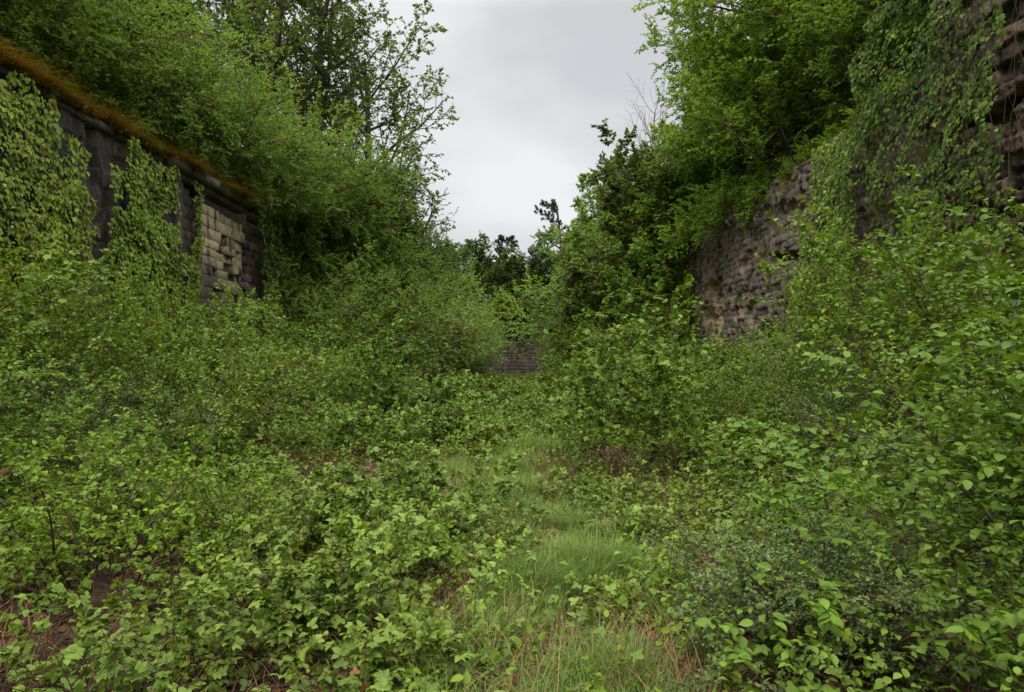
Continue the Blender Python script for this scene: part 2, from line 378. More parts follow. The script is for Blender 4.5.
tag(g.build('ground', M['soil'], smooth=True), None, None, kind='structure')

# ---------------------------------------------------------------- walls
def box(g, lo, hi, c=(0.5, 0, 0)):
    (x0, y0, z0), (x1, y1, z1) = lo, hi
    v = [(x0, y0, z0), (x1, y0, z0), (x1, y1, z0), (x0, y1, z0), (x0, y0, z1), (x1, y0, z1), (x1, y1, z1), (x0, y1, z1)]
    g.add(v, [(0, 3, 2, 1), (4, 5, 6, 7), (0, 1, 5, 4), (1, 2, 6, 5), (2, 3, 7, 6), (3, 0, 4, 7)], c)
def stones(g, s0, s1, z0, ztop, to3, hc=.28, lmin=.28, lmax=.65, depth=.05, gap=.016, keep=None, tint=None, jit=.012, back=.22):
    """coursed blocks over (s,z); to3 maps (s, z, out) to a point, out = metres proud of the wall face"""
    z = z0
    while z < ztop(0.5 * (s0 + s1)) + 1.5:
        h = hc * U(.8, 1.2); s = s0 - U(0, lmin)
        while s < s1:
            l = U(lmin, lmax); a, b = s + gap / 2, min(s + l, s1 + .02) - gap / 2; sm, zm = (a + b) / 2, z + h / 2
            s += l
            if b - a < .08 or zm + h / 2 > ztop(sm): continue
            o = U(-depth, depth) * .5
            if keep is not None:
                k = keep(sm, zm)
                if k <= -1: continue
                o += k
            lo_, hi_ = z + gap / 2, z + h - gap / 2; c = min(.014, (hi_ - lo_) * .1)
            pts = []
            for (q, w) in ((a, lo_), (b, lo_), (b, hi_), (a, hi_)): pts.append(to3(q, w, -back))
            for (q, w) in ((a, lo_), (b, lo_), (b, hi_), (a, hi_)): pts.append(to3(q + U(-jit, jit) * .5, w + U(-jit, jit) * .5, o - c * .8))
            for (q, w) in ((a + c, lo_ + c), (b - c, lo_ + c), (b - c, hi_ - c), (a + c, hi_ - c)): pts.append(to3(q + U(-jit, jit), w + U(-jit, jit), o + U(-.012, .012)))
            f = [(8, 9, 10, 11)] + [(4 + i, 4 + (i + 1) % 4, 8 + (i + 1) % 4, 8 + i) for i in range(4)] + [(i, (i + 1) % 4, 4 + (i + 1) % 4, 4 + i) for i in range(4)]
            g.add(pts, f, (U(0, 1), float(tint(sm, zm)) if tint else 0, 0))
        z += h

def relief(g, y0, y1, z0, ztop, to3, fn, st=.07, rag=.35):
    """a worn wall face as one dense sheet: fn(y, z) gives metres proud, stone tint and tan share"""
    yy = np.arange(y0, y1 + st, st); zz = np.linspace(0, 1, int((ztop - z0) / st))
    a, b = np.meshgrid(yy, zz, indexing='ij'); top = ztop + rag * (fbm(a, a * 0 + 2, .9) - .5); z = z0 + b * (top - z0)
    o, c1, c2 = fn(a, z); V = np.stack(to3(a, z, o), -1).reshape(-1, 3); n, m = a.shape; i = np.arange(n * m).reshape(n, m)
    F = np.stack([i[:-1, :-1], i[1:, :-1], i[1:, 1:], i[:-1, 1:]], -1).reshape(-1, 4)
    c1 = c1[:-1, :-1].ravel(); c2 = np.clip(c2, 0, 1)[:-1, :-1].ravel()
    g.add(V, F, np.stack([c1, c2, c1 * 0], 1))
def blocky(y, z, h=.5, l=.9, amp=.12, gap=.05):
    w = z + .12 * (fbm(y, z, .8) - .5) + .05 * (vnoise(y, z, 4) - .5); r = np.floor(w / h); fz = w / h - r
    q = y / l + vnoise(r * 7.3, r * 0, 1) * 5 + .25 * (vnoise(z, y, 3) - .5); c = np.floor(q); fy = q - c
    e = np.minimum(np.minimum(fz, 1 - fz) * h, np.minimum(fy, 1 - fy) * l)
    hs = vnoise(r * 13.7, c * 5.1, 1); tilt = (vnoise(r * 3.1, c * 9.7, 1) - .5) * (fy - .5) + (vnoise(r * 5.9, c * 2.3, 1) - .5) * (fz - .5)
    o = amp * (hs - .5) + amp * .9 * tilt - gap * (1 - sstep(.0, .035, e)) * (.35 + .65 * vnoise(y, z, 1.9))
    return o, hs, vnoise(r * 2.9, c * 11.3, 1)

# --- right wall: dark coursed rubble with a broken, tan pocket and craggy near end
wr = empty('retaining_wall', (XR, 0, 0)); tag(wr, 'dark weathered rubble stone wall along the right side, with broken pockets and ivy', 'wall')
g = Geo(); box(g, (.62, -30, -.5), (1.1, 66.9, 7.6)); g.build('wall_core', M['mortar'], wr)
def rubf(y, z):
    o, a, b = blocky(y, z, .25, .46, .10, .06)
    o = o + .35 * (fbm(y, z, .45) - .5) + .07 * (fbm(y, z, 3.3) - .5) + .05 * (fbm(y, z, 11) - .5)
    pk = np.clip(1 - np.abs(y - 29.2 + .8 * (vnoise(z, y, 1.4) - .5)) / 1.5, 0, 1) * (1 - sstep(4.9, 5.3, z))           # broken pocket showing tan stone
    o = o - .40 * sstep(0, .45, pk) * (.45 + .9 * np.round(vnoise(y, z, 2.6) * 4) / 4)
    sl = (1 - sstep(.10, .2, np.abs(z - 4.95 - .12 * (y - 21)))) * sstep(20.0, 20.3, y) * (1 - sstep(22.6, 23.0, y))   # long slot
    o = o - .30 * sl
    h2 = sstep(.60, .66, fbm(y + 13, z, 1.1)); o = o - .16 * h2
    return o, a, np.clip(1.1 * sstep(.05, .4, pk) * (.6 + .5 * b) + .25 * h2 + .10 * b, 0, 1)
g = Geo(); relief(g, 13.6, 33, .3, 7.75, lambda s_, z, o: (-o, s_, z), rubf, st=.045, rag=.8)
stones(g, 33, 60, .3, lambda y: 7.0, lambda s, z, o: (-o, s, z), depth=.07, back=.7)
g.build('stonework', M['stone'], wr)
def cragf(y, z):
    o, a, b = blocky(y, z, .33, .62, .18, .09)
    rdg = lambda f: np.abs(fbm(y + 9, z, f) - .5) * 2
    o = o + .25 * (fbm(y, z, .55) - .5) - .10 * rdg(1.7) - .10 * rdg(4.2) - .05 * rdg(9.5)
    o = o - .35 * (1 - sstep(.06, .16, np.abs(z - (6.35 - .08 * (y - 11) + .15 * np.sin(y * 3))))) - .25 * (1 - sstep(.05, .12, np.abs(z - (4.55 + .2 * np.sin(y * 2)))))
    return o, a, .7 * sstep(.62, .9, b)
g = Geo(); relief(g, 2, 13.65, .2, 9.0, lambda s_, z, o: (-o, s_, z), cragf, st=.04)
g.build('craggy_stonework', M['crag'], wr)

# --- left wall: blackened render, a pale ashlar panel under a projecting cornice, broken stones at its far end
wlft = empty('retaining_wall', (XL, 0, 0)); tag(wlft, 'tall blackened wall on the left with pale ashlar panel and mossy cornice', 'wall')
g = Geo(); box(g, (-.95, -30, -.5), (-.24, 66.9, 6.8)); g.build('wall_core', M['mortar'], wlft)
toL = lambda s, z, o: (o, s, z)
def rendf(y, z):
    o, a, b = blocky(y, z, .40, .85, .07, .06)
    pe = sstep(.50, .53, fbm(y + 20, z, .9))
    o = o + .10 * (fbm(y, z, .8) - .5) + .04 * (fbm(y, z, 3.2) - .5) + .02 * (fbm(y, z, 9) - .5) - .06 * pe - .18 * (1 - sstep(.12, .2, np.abs(y - 14.55)))
    return o, .6 * a + .4 * fbm(y, z, 1.3), .75 * pe * b
g = Geo(); relief(g, 4, 17.96, .2, 6.85, lambda s_, z, o: (o, s_, z), rendf, st=.05)
g.build('rendered_face', M['render'], wlft)
g = Geo(); box(g, (-.2, 17.97, .3), (.14, 18.32, 6.62), (.3, 0, 0)); box(g, (-.2, 19.35, .3), (.10, 19.5, 6.6), (.3, .1, 0)); g.build('pilaster', M['render'], wlft)
def keepP(y, z):
    if y > 20.7: 
        if vnoise(y * 2.3, z * 2.3) > .72 and z < 6.0: return -1
        return -.12 + .30 * (vnoise(y * 1.7, z * 1.7) - .6)
    return 0
g = Geo(); stones(g, 18.36, 23.1, .3, lambda y: 6.62, toL, hc=.30, lmin=.5, lmax=.8, depth=.02, gap=.012, keep=keepP, jit=.006,
                  tint=lambda y, z: np.clip(1.0 * sstep(4.6, 5.2, z + .4 * vnoise(y, z, 2)) * sstep(19.3, 19.7, y) + .5 * (y > 20.9) * (z > 3.5), 0, 1) * U(.75, 1) )
g.build('ashlar_panel', M['ashlar'], wlft)
g = Geo(); y = 17.6
while y < 22.7:
    l = U(.8, 1.15); dz = U(-.015, .015)
    box(g, (-.4, y, 6.84 + dz), (.30 + U(-.02, .03), y + l - .02, 7.08 + dz), (U(0, 1), U(0, 1), 0))
    box(g, (-.4, y + .01, 6.64 + dz), (.16, y + l - .03, 6.838 + dz), (U(0, .4), U(0, .3), 0)); y += l
g.build('cornice', M['coping'], wlft)
g = Geo(); y = 3
while y < 17.5:
    l = U(.25, .8)
    if U(0, 1) > .5: box(g, (-.6, y, 6.84), (.05 + U(-.05, .05), y + l - .03, 6.98 + U(-.04, .03)), (U(0, .7), U(0, .4), 0)); y += l
while y < 45:
    l = U(.5, 1.1)
    if y > 23.1: box(g, (-.6, y, 6.60), (.02 + U(-.05, .05), y + l - .03, 6.88 + U(-.05, .04)), (U(0, .7), U(0, .4), 0))
    y += l
g.build('coping', M['coping'], wlft)
g = Geo(); stones(g, 23.15, 60, .3, lambda y: 6.5, toL, keep=lambda y, z: .2 * (fbm(y, z, .5) - .5)); g.build('stonework', M['stone'], wlft)

# --- end wall across the ditch
we = empty('end_wall', (0, YE, 0)); tag(we, 'dark stone wall closing the far end of the ditch under the trees', 'wall')
g = Geo(); box(g, (-9.5, .22, -.5), (8.9, .9, 6.3)); g.build('wall_core', M['mortar'], we)
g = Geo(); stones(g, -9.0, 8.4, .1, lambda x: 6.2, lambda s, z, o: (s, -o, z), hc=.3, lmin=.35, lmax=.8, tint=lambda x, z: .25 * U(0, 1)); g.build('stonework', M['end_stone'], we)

# ---------------------------------------------------------------- ivy and moss
def make_ivy(name, label, face, sgn, patches, mat, dens=430, size=.10, kind='ivy', bulge=.22, group=None, off=.05):
    """patches (y0,y1,z0,z1): strips of the wall covered by this plant; ragged edges, leaves shingled downward"""
    root = empty(name, (face, 0, 0)); tag(root, label, 'ivy', group)
    gl, gs = Geo(), Geo()
    for (y0, y1, z0, z1) in patches:
        n = int((y1 - y0 + .4) * (z1 - z0) * dens)
        y = U(y0 - .25, y1 + .25, n); z = U(z0, z1 + .1, n)
        wob = .45 * (vnoise(z * 1.1, y0 * 3, 1) - .5) + .2 * (vnoise(z * 4, y0, 1) - .5)
        ok = (y > y0 + wob) & (y < y1 + wob * .8) & (z < z1 - .35 * vnoise(y * 3, z0)) & (z > z0 + .9 * vnoise(y * 2.1, z1)) & (fbm(y, z, 1.7) + .25 * U(0, 1, n) > .30)
        y, z = y[ok], z[ok]; n = len(y)
        o = off + bulge * fbm(y, z, .9) + .12 * vnoise(y, z, 3.1) + .07 * U(0, 1, n)
        P = np.stack([sgn * o, y, z], 1)
        A = np.stack([sgn * U(.0, .5, n), rng.normal(0, .55, n), np.full(n, -1.0)], 1)
        N = np.stack([np.full(n, sgn * 1.0), rng.normal(0, .35, n), U(.1, .95, n)], 1)
        cl = fbm(y + 7, z, 1.2)
        leaves(gl, P, A, N, size * U(.4, 1.3, n), kind, np.stack([U(0, 1, n), np.clip(cl * 1.6 - .3, 0, 1), .7 * (U(0, 1, n) > .8) * U(0, 1, n)], 1))
        m = max(3, int((y1 - y0) * 4)); yy = U(y0, y1, m)
        st = strands(np.stack([np.full(m, sgn * .04), yy, np.full(m, max(z0 - .3, .4))], 1), np.stack([np.zeros(m), rng.normal(0, .12, m), np.ones(m)], 1), U(.75, 1, m) * (z1 - z0 + .3), 14, .22, .2)
        st[..., 0] = sgn * (.03 + .05 * U(0, 1, st.shape[:2])); tubes(gs, st, np.full(m, .011), np.full(m, .004), 4)
    gs.build('stems', M['stem'], root); gl.build('leaves', M[mat], root); return root
make_ivy('climbing_ivy', 'broad bright green ivy sheet covering the left wall at the left edge of the photo', XL, 1, [(8.5, 13.35, 2.0, 6.95), (12.9, 14.4, 2.0, 5.5), (13.5, 14.1, 4.6, 6.4)], 'ivy')
make_ivy('climbing_ivy', 'ivy sheet hanging between the dark wall strip and the pale ashlar panel', XL, 1, [(14.85, 17.9, 2.2, 5.5), (15.5, 17.9, 4.8, 7.0), (14.85, 15.2, 4.9, 6.2), (17.5, 18.9, 2.2, 4.7)], 'ivy')
make_ivy('climbing_ivy', 'narrow strand of ivy dangling from the cornice over the pale stones', XL, 1, [(18.75, 19.25, 3.4, 7.0)], 'ivy', bulge=.1)
make_ivy('climbing_ivy', 'dark ivy curtain over the wall just beyond the broken ashlar', XL, 1, [(23.1, 33, 2.0, 7.5)], 'ivy_dark', dens=150, size=.14, kind='ivy_far', bulge=.7)
make_ivy('climbing_ivy', 'bright ivy column falling down the middle of the right wall', XR, -1, [(16.6, 18.7, 2.2, 7.6), (18.5, 19.6, 2.2, 6.2), (19.4, 20.6, 2.2, 4.6)], 'ivy', bulge=.3)
make_ivy('climbing_ivy', 'glossy dark ivy mass between the ivy column and the craggy right edge', XR, -1, [(10.9, 15.0, 2.6, 9.6), (14.6, 15.6, 5.6, 9.0), (15.9, 16.7, 3.5, 7.4)], 'ivy_dark', dens=320, bulge=.8, off=.22)
make_ivy('climbing_ivy', 'light green ivy over the right wall beyond the tan broken pocket', XR, -1, [(31.6, 34.2, 2.0, 6.4), (34.2, 46, 1.5, 7.8)], 'ivy', dens=120, size=.15, kind='ivy_far', bulge=.5)

def blades(g, P, L, W, lean, tint, k=3, bend=.5):
    n = len(P); az = U(0, 6.28, n); d = np.stack([np.cos(az), np.sin(az), np.zeros(n)], 1)
    if isinstance(lean, np.ndarray): d = norm(d * .6 + lean)
    s = norm(np.cross(d, np.array([0, 0, 1.0]))); cur = []; b = (bend * U(.3, 1.3, n))[:, None]; Lc = L[:, None]
    for i in range(k):
        t = i / (k - 1); c = P + Lc * (np.array([0, 0, 1.]) * (t - .45 * b * t * t) + d * (b * t * t * .8 + .08 * t)); w = (W * (1 - t) + .0004)[:, None]
        cur += [c - s * w, c + s * w]
    V = np.stack(cur, 1); i = (np.arange(n) * 2 * k)[:, None, None]; f = np.array([(2 * j, 2 * j + 1, 2 * j + 3, 2 * j + 2) for j in range(k - 1)])[None]
    g.add(V.reshape(-1, 3), (i + f).reshape(-1, 4), np.repeat(tint, k - 1, axis=0))
def rt(n, z=.4): return np.stack([U(0, 1, n), U(0, 1, n), U(0, z, n)], 1)

# rusty moss and dead grass overhanging the top of the left wall
g = Geo(); nt_ = 2900; per = 18          # tufts
ty = U(5, 22.6, nt_); k = fbm(ty, ty * 0, 1.3); ty = ty[k + .1 * U(0, 1, nt_) > .49 - .06 * (ty < 14)]; nt_ = len(ty); to_ = U(0, 1, nt_) ** .8; ts = U(.35, 1.25, nt_) * (.5 + fbm(ty, ty * 0 + 8, 2.6))
y = np.repeat(ty, per) + rng.normal(0, .05, nt_ * per); o = np.repeat(to_, per); n = len(y); sc = np.repeat(ts, per)
edge = np.where(y > 17.6, .24, .03)
P = np.stack([XL + edge + .05 - .75 * o + rng.normal(0, .03, n), y, 6.98 + .10 * o + .05 * U(0, 1, n)], 1)
ln = np.stack([U(-.2, 1.0, n), rng.normal(0, .6, n), 0 * y], 1)
blades(g, P, U(.14, .52, n) * sc, U(.006, .018, n), ln, np.stack([np.clip(np.repeat(U(0, 1, nt_), per) + rng.normal(0, .2, n), 0, 1), np.repeat(U(0, 1, nt_), per), np.repeat((U(0, 1, nt_) > .68) * U(.3, 1, nt_), per)], 1), bend=1.8)
m = 5000; y = U(5, 22.6, m); kk = fbm(y, y * 0, 1.3) > .45; y = y[kk]; m = len(y); o = U(-.1, .75, m)
leaves(g, np.stack([XL + .12 - o, y, 6.99 + .08 * U(0, 1, m)], 1), rng.normal(0, 1, (m, 3)), rng.normal(0, .6, (m, 3)) + [0.3, 0, 1], U(.03, .09, m), 'wide', rt(m, .9))
tag(g.build('moss_fringe', M['moss']), 'rusty orange moss and dead grass hanging over the left wall top', 'moss', kind='stuff')
g = Geo(); n = 26000; y = U(9, 22, n); P = np.stack([U(-11.4, -9.4, n), y, 0 * y], 1); P[:, 2] = G(np.minimum(P[:, 0], -9.7), y)
kk = fbm(P[:, 0], y, .9) > .42; P = P[kk]; n = len(P)
blades(g, P, U(.25, .7, n), np.full(n, .005), None, rt(n, .8), bend=.9)
tag(g.build('dry_grass', M['dry']), 'reddish dry grass on the bank just above the left wall', 'grass', kind='stuff')

rng = np.random.default_rng(514)
# ---------------------------------------------------------------- trees
def place(protos, items):
    """items: (x, y, z, scale, label, cat, group)"""
    for i, (x, y, z, s, label, cat, group) in enumerate(items):
        p = protos[i % len(protos)]
        if not p.get('placed'):
            p['placed'] = 1; o = p; o.location = (x, y, z); o.rotation_euler = (0, 0, U(0, 6.28)); o.scale = (s, s, s * U(.92, 1.08))
        else: o = copy_tree(p, (x, y, z), U(0, 6.28), (s, s, s * U(.92, 1.08)))
        tag(o, label, cat, group)
ORD = ['nearest', 'second nearest', 'third nearest', 'fourth nearest', 'fifth nearest', 'sixth nearest', 'seventh nearest', 'eighth nearest', 'ninth nearest', 'tenth nearest', 'eleventh nearest', 'twelfth nearest', 'thirteenth nearest', 'fourteenth nearest', 'fifteenth nearest', 'sixteenth nearest']
def row(protos, spots, phrase, cat, group, sink=.1):
    """spots sorted by distance from the camera along the ditch; label counts them along their row"""
    its = []
    for i, (x, y, s) in enumerate(spots): its.append((x, y, float(G(x, y)) - sink, s, phrase.replace('#', ORD[i]), cat, group))
    place(protos, its)

haw = [make_tree('hawthorn_tree', 6.6, 3.0, 'hawthorn', .115, low=.03, limbs=24, brs=10, twigs=12, per=13, lean=.12, upl=.04) for _ in range(3)]
row(haw, [(-13.9, 10.5, .9), (-13.8, 14.2, 1.0), (-13.6, 18.0, 1.0), (-13.2, 22.8, .85), (-12.8, 26.6, .7), (-12.4, 30.5, .65), (-10.0, 33.5, .85), (-9.9, 38, .95), (-9.9, 42, 1.1), (-9.9, 46.5, 1.1)],
    'fine-leaved hawthorn on the bank edge above the left wall, # to the camera', 'tree', 'hawthorns along the top edge of the left wall')
row(haw, [(-15.2, 12.5, 1.25), (-15.4, 17, 1.35), (-15.2, 21.5, 1.25), (-15.4, 26, .8), (-15.2, 31, .7), (-14.2, 37, .7), (-13.8, 43, .7)],
    'taller hawthorn in the second row up the left bank, # to the camera', 'tree', 'hawthorns higher up the left bank')
row(haw, [(-18.8, 15, 1.6), (-19, 21, 1.55), (-19.5, 27, 1.0)],
    'tallest hawthorn at the back of the left bank, # to the camera', 'tree', 'hawthorns at the back of the left bank')
row(haw[1:] + haw[:1], [(-8.6, 29.6, 1.2), (-8.3, 33, 1.35), (-7.9, 37, 1.5), (-7.4, 42.5, 1.5), (-6.8, 48.5, 1.4), (-6.3, 54, 1.2), (-4.6, 58.5, .95)],
    'bushy tree growing in the ditch against the left wall, # to the camera', 'tree', 'trees in the ditch along the left wall')

rng = np.random.default_rng(122)
tb = [make_bush('thorn_bush', 3.6, 2.9, 'hawthorn', .095, 'wide', canes=36, sides=12, twigs=8, per=11, arch=-.10, spread=.8, wood=.03) for _ in range(2)]
row(tb, [(-11.6, 11.0, .75), (-12.4, 13.6, .95), (-11.9, 16.2, .85), (-12.6, 18.8, 1.05), (-11.8, 21.4, .95), (-11.5, 24.4, 1.1), (-10.9, 27.6, 1.15), (-10.6, 31, 1.15)],
    'rounded fine-leaved thorn bush low on the left bank, # to the camera', 'bush', 'thorn bushes low on the left bank')
row(tb, [(-8.0, 25.2, .85), (-8.0, 28.4, 1.15), (-7.7, 32, 1.35), (-7.4, 36.4, 1.4), (-6.9, 41.4, 1.3), (-6.2, 47, 1.12), (-5.3, 53, .9)],
    'rounded thorn bush spilling into the ditch on the left, # to the camera', 'bush', 'thorn bushes spilling into the left of the ditch')
haz = [make_tree('hazel_tree', 7.5, 3.6, 'hazel', .12, low=.04, limbs=22, brs=9, twigs=10, per=13, lean=.15) for _ in range(3)]
row(tb, [(7.9, 34, .9), (7.5, 38.5, 1.05), (7.0, 44, 1.1), (6.4, 50, 1.05), (5.9, 57, .85)],
    'rounded bush against the far part of the right wall, # to the camera', 'bush', 'bushes against the far right wall')
row(haz, [(9.9, 14.5, .85), (10.1, 19.0, .95), (9.8, 23.5, .95), (9.8, 28.5, 1.0), (9.6, 33.5, .95), (9.2, 38.5, .95), (8.8, 43.5, .9), (8.2, 49, .9)],
    'broad-leaved tree leaning over the edge of the right wall, # to the camera', 'tree', 'trees along the top edge of the right wall')
row(haz, [(13.2, 16.5, 1.35), (13.0, 22.5, 1.45), (12.6, 29, 1.45), (12.2, 36, 1.35), (11.6, 43, 1.25), (11, 50, 1.1)],
    'tall tree in the second row of the right bank, # to the camera', 'tree', 'trees higher up the right bank')
dk2 = make_tree('dark_ash_tree', 6.6, 3.2, 'dark', .13, low=.03, limbs=24, brs=10, twigs=11, per=12)
row([haz[0], dk2, haw[0]], [(7.6, 35, 1.25), (7.5, 40, 1.9), (7.3, 45.5, 2.05), (7.6, 51, 1.85), (6.2, 56.5, 1.0)],
    'leafy tree growing in the ditch against the right wall, # to the camera', 'tree', 'trees in the ditch along the right wall')
dk = [make_tree('dark_ash_tree', 8.0, 5.0, 'dark', .22, low=.03, limbs=24, brs=9, twigs=9, per=13) for _ in range(2)]
row(dk, [(7.4, 47.5, .75), (6.4, 54, .8), (5.6, 60.5, .6)],
    'dark tree in the ditch near the far right, # to the camera', 'tree', 'dark trees at the far right')
row(dk, [(-8.2, 69.0, .9), (-4.6, 68.8, .85), (-1.6, 69.0, .72), (1.4, 68.6, .72), (4.4, 69, .85), (8.2, 69.4, .95)],
    'dark crowned tree above the far end wall, # to the left wall', 'tree', 'trees above the end wall')
ye = [make_tree('golden_oak_tree', 6, 2.6, 'yellow', .19, low=.15, limbs=14, brs=8, twigs=8, per=12)]
place(ye, [(4.0, 63.5, .0, .9, 'yellow-green tree hanging over the right half of the dark end wall', 'tree', None),
           (-1.9, 67.3, float(G(-1.9, 67.3)) - .1, .6, 'small yellow-green crown drooping over the top of the end wall', 'tree', None),
           (4.3, 38.5, 0.2, .8, 'golden tinged tree low on the right, left of the ivy-covered wall', 'tree', None)])
ru = [make_tree('rusty_oak_tree', 5, 2.2, 'rusty', .17, low=.15, limbs=12, brs=8, twigs=8, per=10)]
place(ru, [(3.9, 45.0, 0.2, 1.1, 'tree with orange-brown young leaves in the middle distance', 'tree', None)])

# tall airy trees against the sky on the left
rng = np.random.default_rng(122)
rob = [make_tree('robinia_tree', 17, 5.2, 'robinia', .17, kind='wide', low=.25, limbs=18, brs=9, twigs=7, per=10, trunk_r=.30, sparse=True, upl=.08, droop=.04, lean=.03, ang1=1.0, wig0=.035) for _ in range(2)]
def ztop(x, y): return float(G(x, y)) - .15
place(rob, [(-12.0, 33, ztop(-12, 33), 1.0, 'tall airy tree with forked bare trunk, left of the two tallest against the sky', 'tree', None),
            (-10.1, 34.5, ztop(-10.1, 34.5), 1.02, 'tall airy tree with dark trunk, right of the two tallest against the sky', 'tree', None),
            (-5.4, 50.0, ztop(-5.4, 50), .72, 'small sparse tree with thin crown at the left of the sky gap', 'tree', None),
            (-7.5, 37.0, ztop(-7.5, 37), 1.18, 'tall slim lacy tree just right of the dark-trunked one', 'tree', None),
            (-6.7, 43.0, ztop(-6.7, 43), .80, 'shorter airy tree with fine crown sloping down towards the sky gap', 'tree', None),
            (-15.0, 36.5, ztop(-15, 36.5), .95, 'tall slim lacy tree behind the forked trunk', 'tree', None),
            (-16.5, 31, ztop(-16.5, 31), .95, 'tall airy tree rising behind the hawthorns at the top left', 'tree', None)])
rng = np.random.default_rng(122)
big = [make_tree('oak_tree', 12, 6.0, 'hazel', .14, kind='wide', low=.12, limbs=26, brs=11, twigs=11, per=12, trunk_r=.2, upl=.05)]
place(big, [(11.3, 22.5, 7.3, 1.15, 'big spreading tree whose boughs overhang the ditch at the top right', 'tree', None),
            (12.0, 31.0, 7.6, .85, 'big tree whose crown outlines the right side of the sky, halfway along', 'tree', None),
            (11.2, 11.5, 8.0, .75, 'leafy tree over the craggy wall at the top right corner', 'tree', None)])
# bare dead tree
def make_bare(name, H):
    root = empty(name); g = Geo()
    t = strands(np.zeros((1, 3)), np.array([[-.10, 0, 1.]]), np.array([H]), 12, .03, .02); r = np.array([.13]); tubes(g, t, r, r * .2, 6)
    b, L, r1, _ = branch(t, np.array([H]), r, 14, .70, 1, .20, .8, .05, .1, 7, .3, minr=.02); tubes(g, b, r1, r1 * .3, 4)
    c, L2, r2, _ = branch(b, L, r1, 8, .2, 1, .45, .6, .03, .12, 5, minr=.009); tubes(g, c, r2, r2 * .6, 3)
    g.build('trunk', M['pale_bark'], root); return root
b = make_bare('dead_tree', 14.5); b.location = (7.3, 36.5, float(G(7.3, 36.5)) - .1); tag(b, 'bare pale dead tree whose twigs stick out of the right trees into the sky', 'dead tree')

def make_pine(name, H, Rc):
    root = empty(name); gw, gl = Geo(), Geo()
    t = strands(np.zeros((1, 3)), np.array([[.04, .02, 1.]]), np.array([H]), 10, .03, .05); r = np.array([H * .018]); tubes(gw, t, r, r * .3, 7)
    b, L, r1, p1 = branch(t, np.array([Rc / .7]), r, 22, .42, 1., .85, 1.25, .06, .08, 6, .55); tubes(gw, b, r1, r1 * .3, 4)
    c, L2, r2, p2 = branch(b, L, r1, 9, .3, 1., .35, .7, .12, .1, 4); tubes(gw, c, r2, r2 * .4, 3)
    c1 = U(0, 1, len(b)); q = c1[p2]; n = len(c); per = 60
    tt = U(.35, 1, (n, per)); P, D = sample(c, tt); A = D * .6 + rng.normal(0, .6, D.shape) + np.array([0, 0, .35]); N = rng.normal(0, 1, D.shape)
    leaves(gl, P.reshape(-1, 3), A.reshape(-1, 3), N.reshape(-1, 3), U(.16, .3, n * per), 'needle', np.stack([U(0, 1, n * per), np.repeat(q, per), U(0, .4, n * per)], 1))
    # broader needle bunches
    per = 9; tt = U(.4, 1, (n, per)); P, D = sample(c, tt); A = D * .6 + rng.normal(0, .5, D.shape) + np.array([0, 0, .3]); N = rng.normal(0, 1, D.shape)
    leaves(gl, P.reshape(-1, 3), A.reshape(-1, 3), N.reshape(-1, 3), U(.16, .26, n * per), 'diamond', np.stack([U(0, .5, n * per), np.repeat(q, per), U(0, .2, n * per)], 1))
    gw.build('trunk', M['bark'], root, smooth=True); gl.build('crown', M['pine'], root); return root
pn = make_pine('pine_tree', 15.5, 3.6); pn.location = (4.3, 61, float(G(4.3, 61)) - .1); tag(pn, 'dark spreading pine at the right of the sky gap', 'pine tree')
pn = make_pine('pine_tree', 7, 1.7); pn.location = (-1.4, 71, float(G(-1.4, 71)) - .1); tag(pn, 'small dark pine poking up in the middle above the end wall', 'pine tree')

# ---------------------------------------------------------------- shrubs in the ditch
rng = np.random.default_rng(115)
hs = [make_bush('overhanging_shrub', 1.9, 1.7, 'hawthorn', .07, 'wide', canes=26, sides=9, twigs=6, per=11, arch=-.16, spread=.9) for _ in range(2)]
row(hs, [(-11.3, 9.5, .8), (-11.3, 12.0, .8), (-11.4, 14.5, .85), (-11.3, 17.0, .8), (-11.3, 19.6, .8), (-11.0, 22.4, .95), (-10.0, 24.6, 1.1), (-9.8, 27.2, 1.1), (-9.7, 30.2, 1.2)],
    'fine-leaved bush just behind the mossy top of the left wall, # to the camera', 'shrub', 'bushes behind the top of the left wall')
for (y_, s_, l_) in ((10.6, .30, 'small green tuft rooted in the left wall top, near the left edge'), (13.3, .26, 'small green tuft on the left wall top above the dark strip'),
                     (16.3, .32, 'green tuft on the left wall top above the second ivy sheet'), (19.0, .22, 'tiny green tuft growing on the cornice above the ivy strand'), (21.4, .30, 'green tuft at the far end of the cornice')):
    o = copy_tree(hs[0], (-9.5, y_, 6.95), y_, (s_, s_, s_ * .8)); tag(o, l_, 'plant'); del o['group']
hr = [make_bush('overhanging_shrub', 1.5, 2.0, 'hazel', .09, 'wide', canes=28, sides=9, twigs=6, per=11, arch=-.34, spread=1.0) for _ in range(2)]
row(hr, [(9.5, 16.0, .65), (9.6, 18.6, .6), (9.6, 21.2, .6), (9.5, 24.0, .75), (9.3, 26.8, .95), (9.1, 29.8, 1.1), (8.9, 33, 1.5), (8.9, 36.5, 1.6), (8.8, 40.5, 1.6), (8.8, 45, 1.6)],
    'bush drooping over the top of the right wall, # to the camera', 'shrub', 'bushes drooping over the right wall')
he = [make_bush('overhanging_shrub', 1.7, 2.1, 'yellow', .15, 'wide', canes=24, sides=8, twigs=5, per=9, arch=-.36, spread=1.0)]
row(he, [(-3.6, 66.6, 1.25), (-.6, 66.6, 1.1), (2.2, 66.6, 1.25), (5, 66.6, 1.3)],
    'yellow-green bush drooping over the end wall, # to the left wall', 'shrub', 'bushes drooping over the end wall')

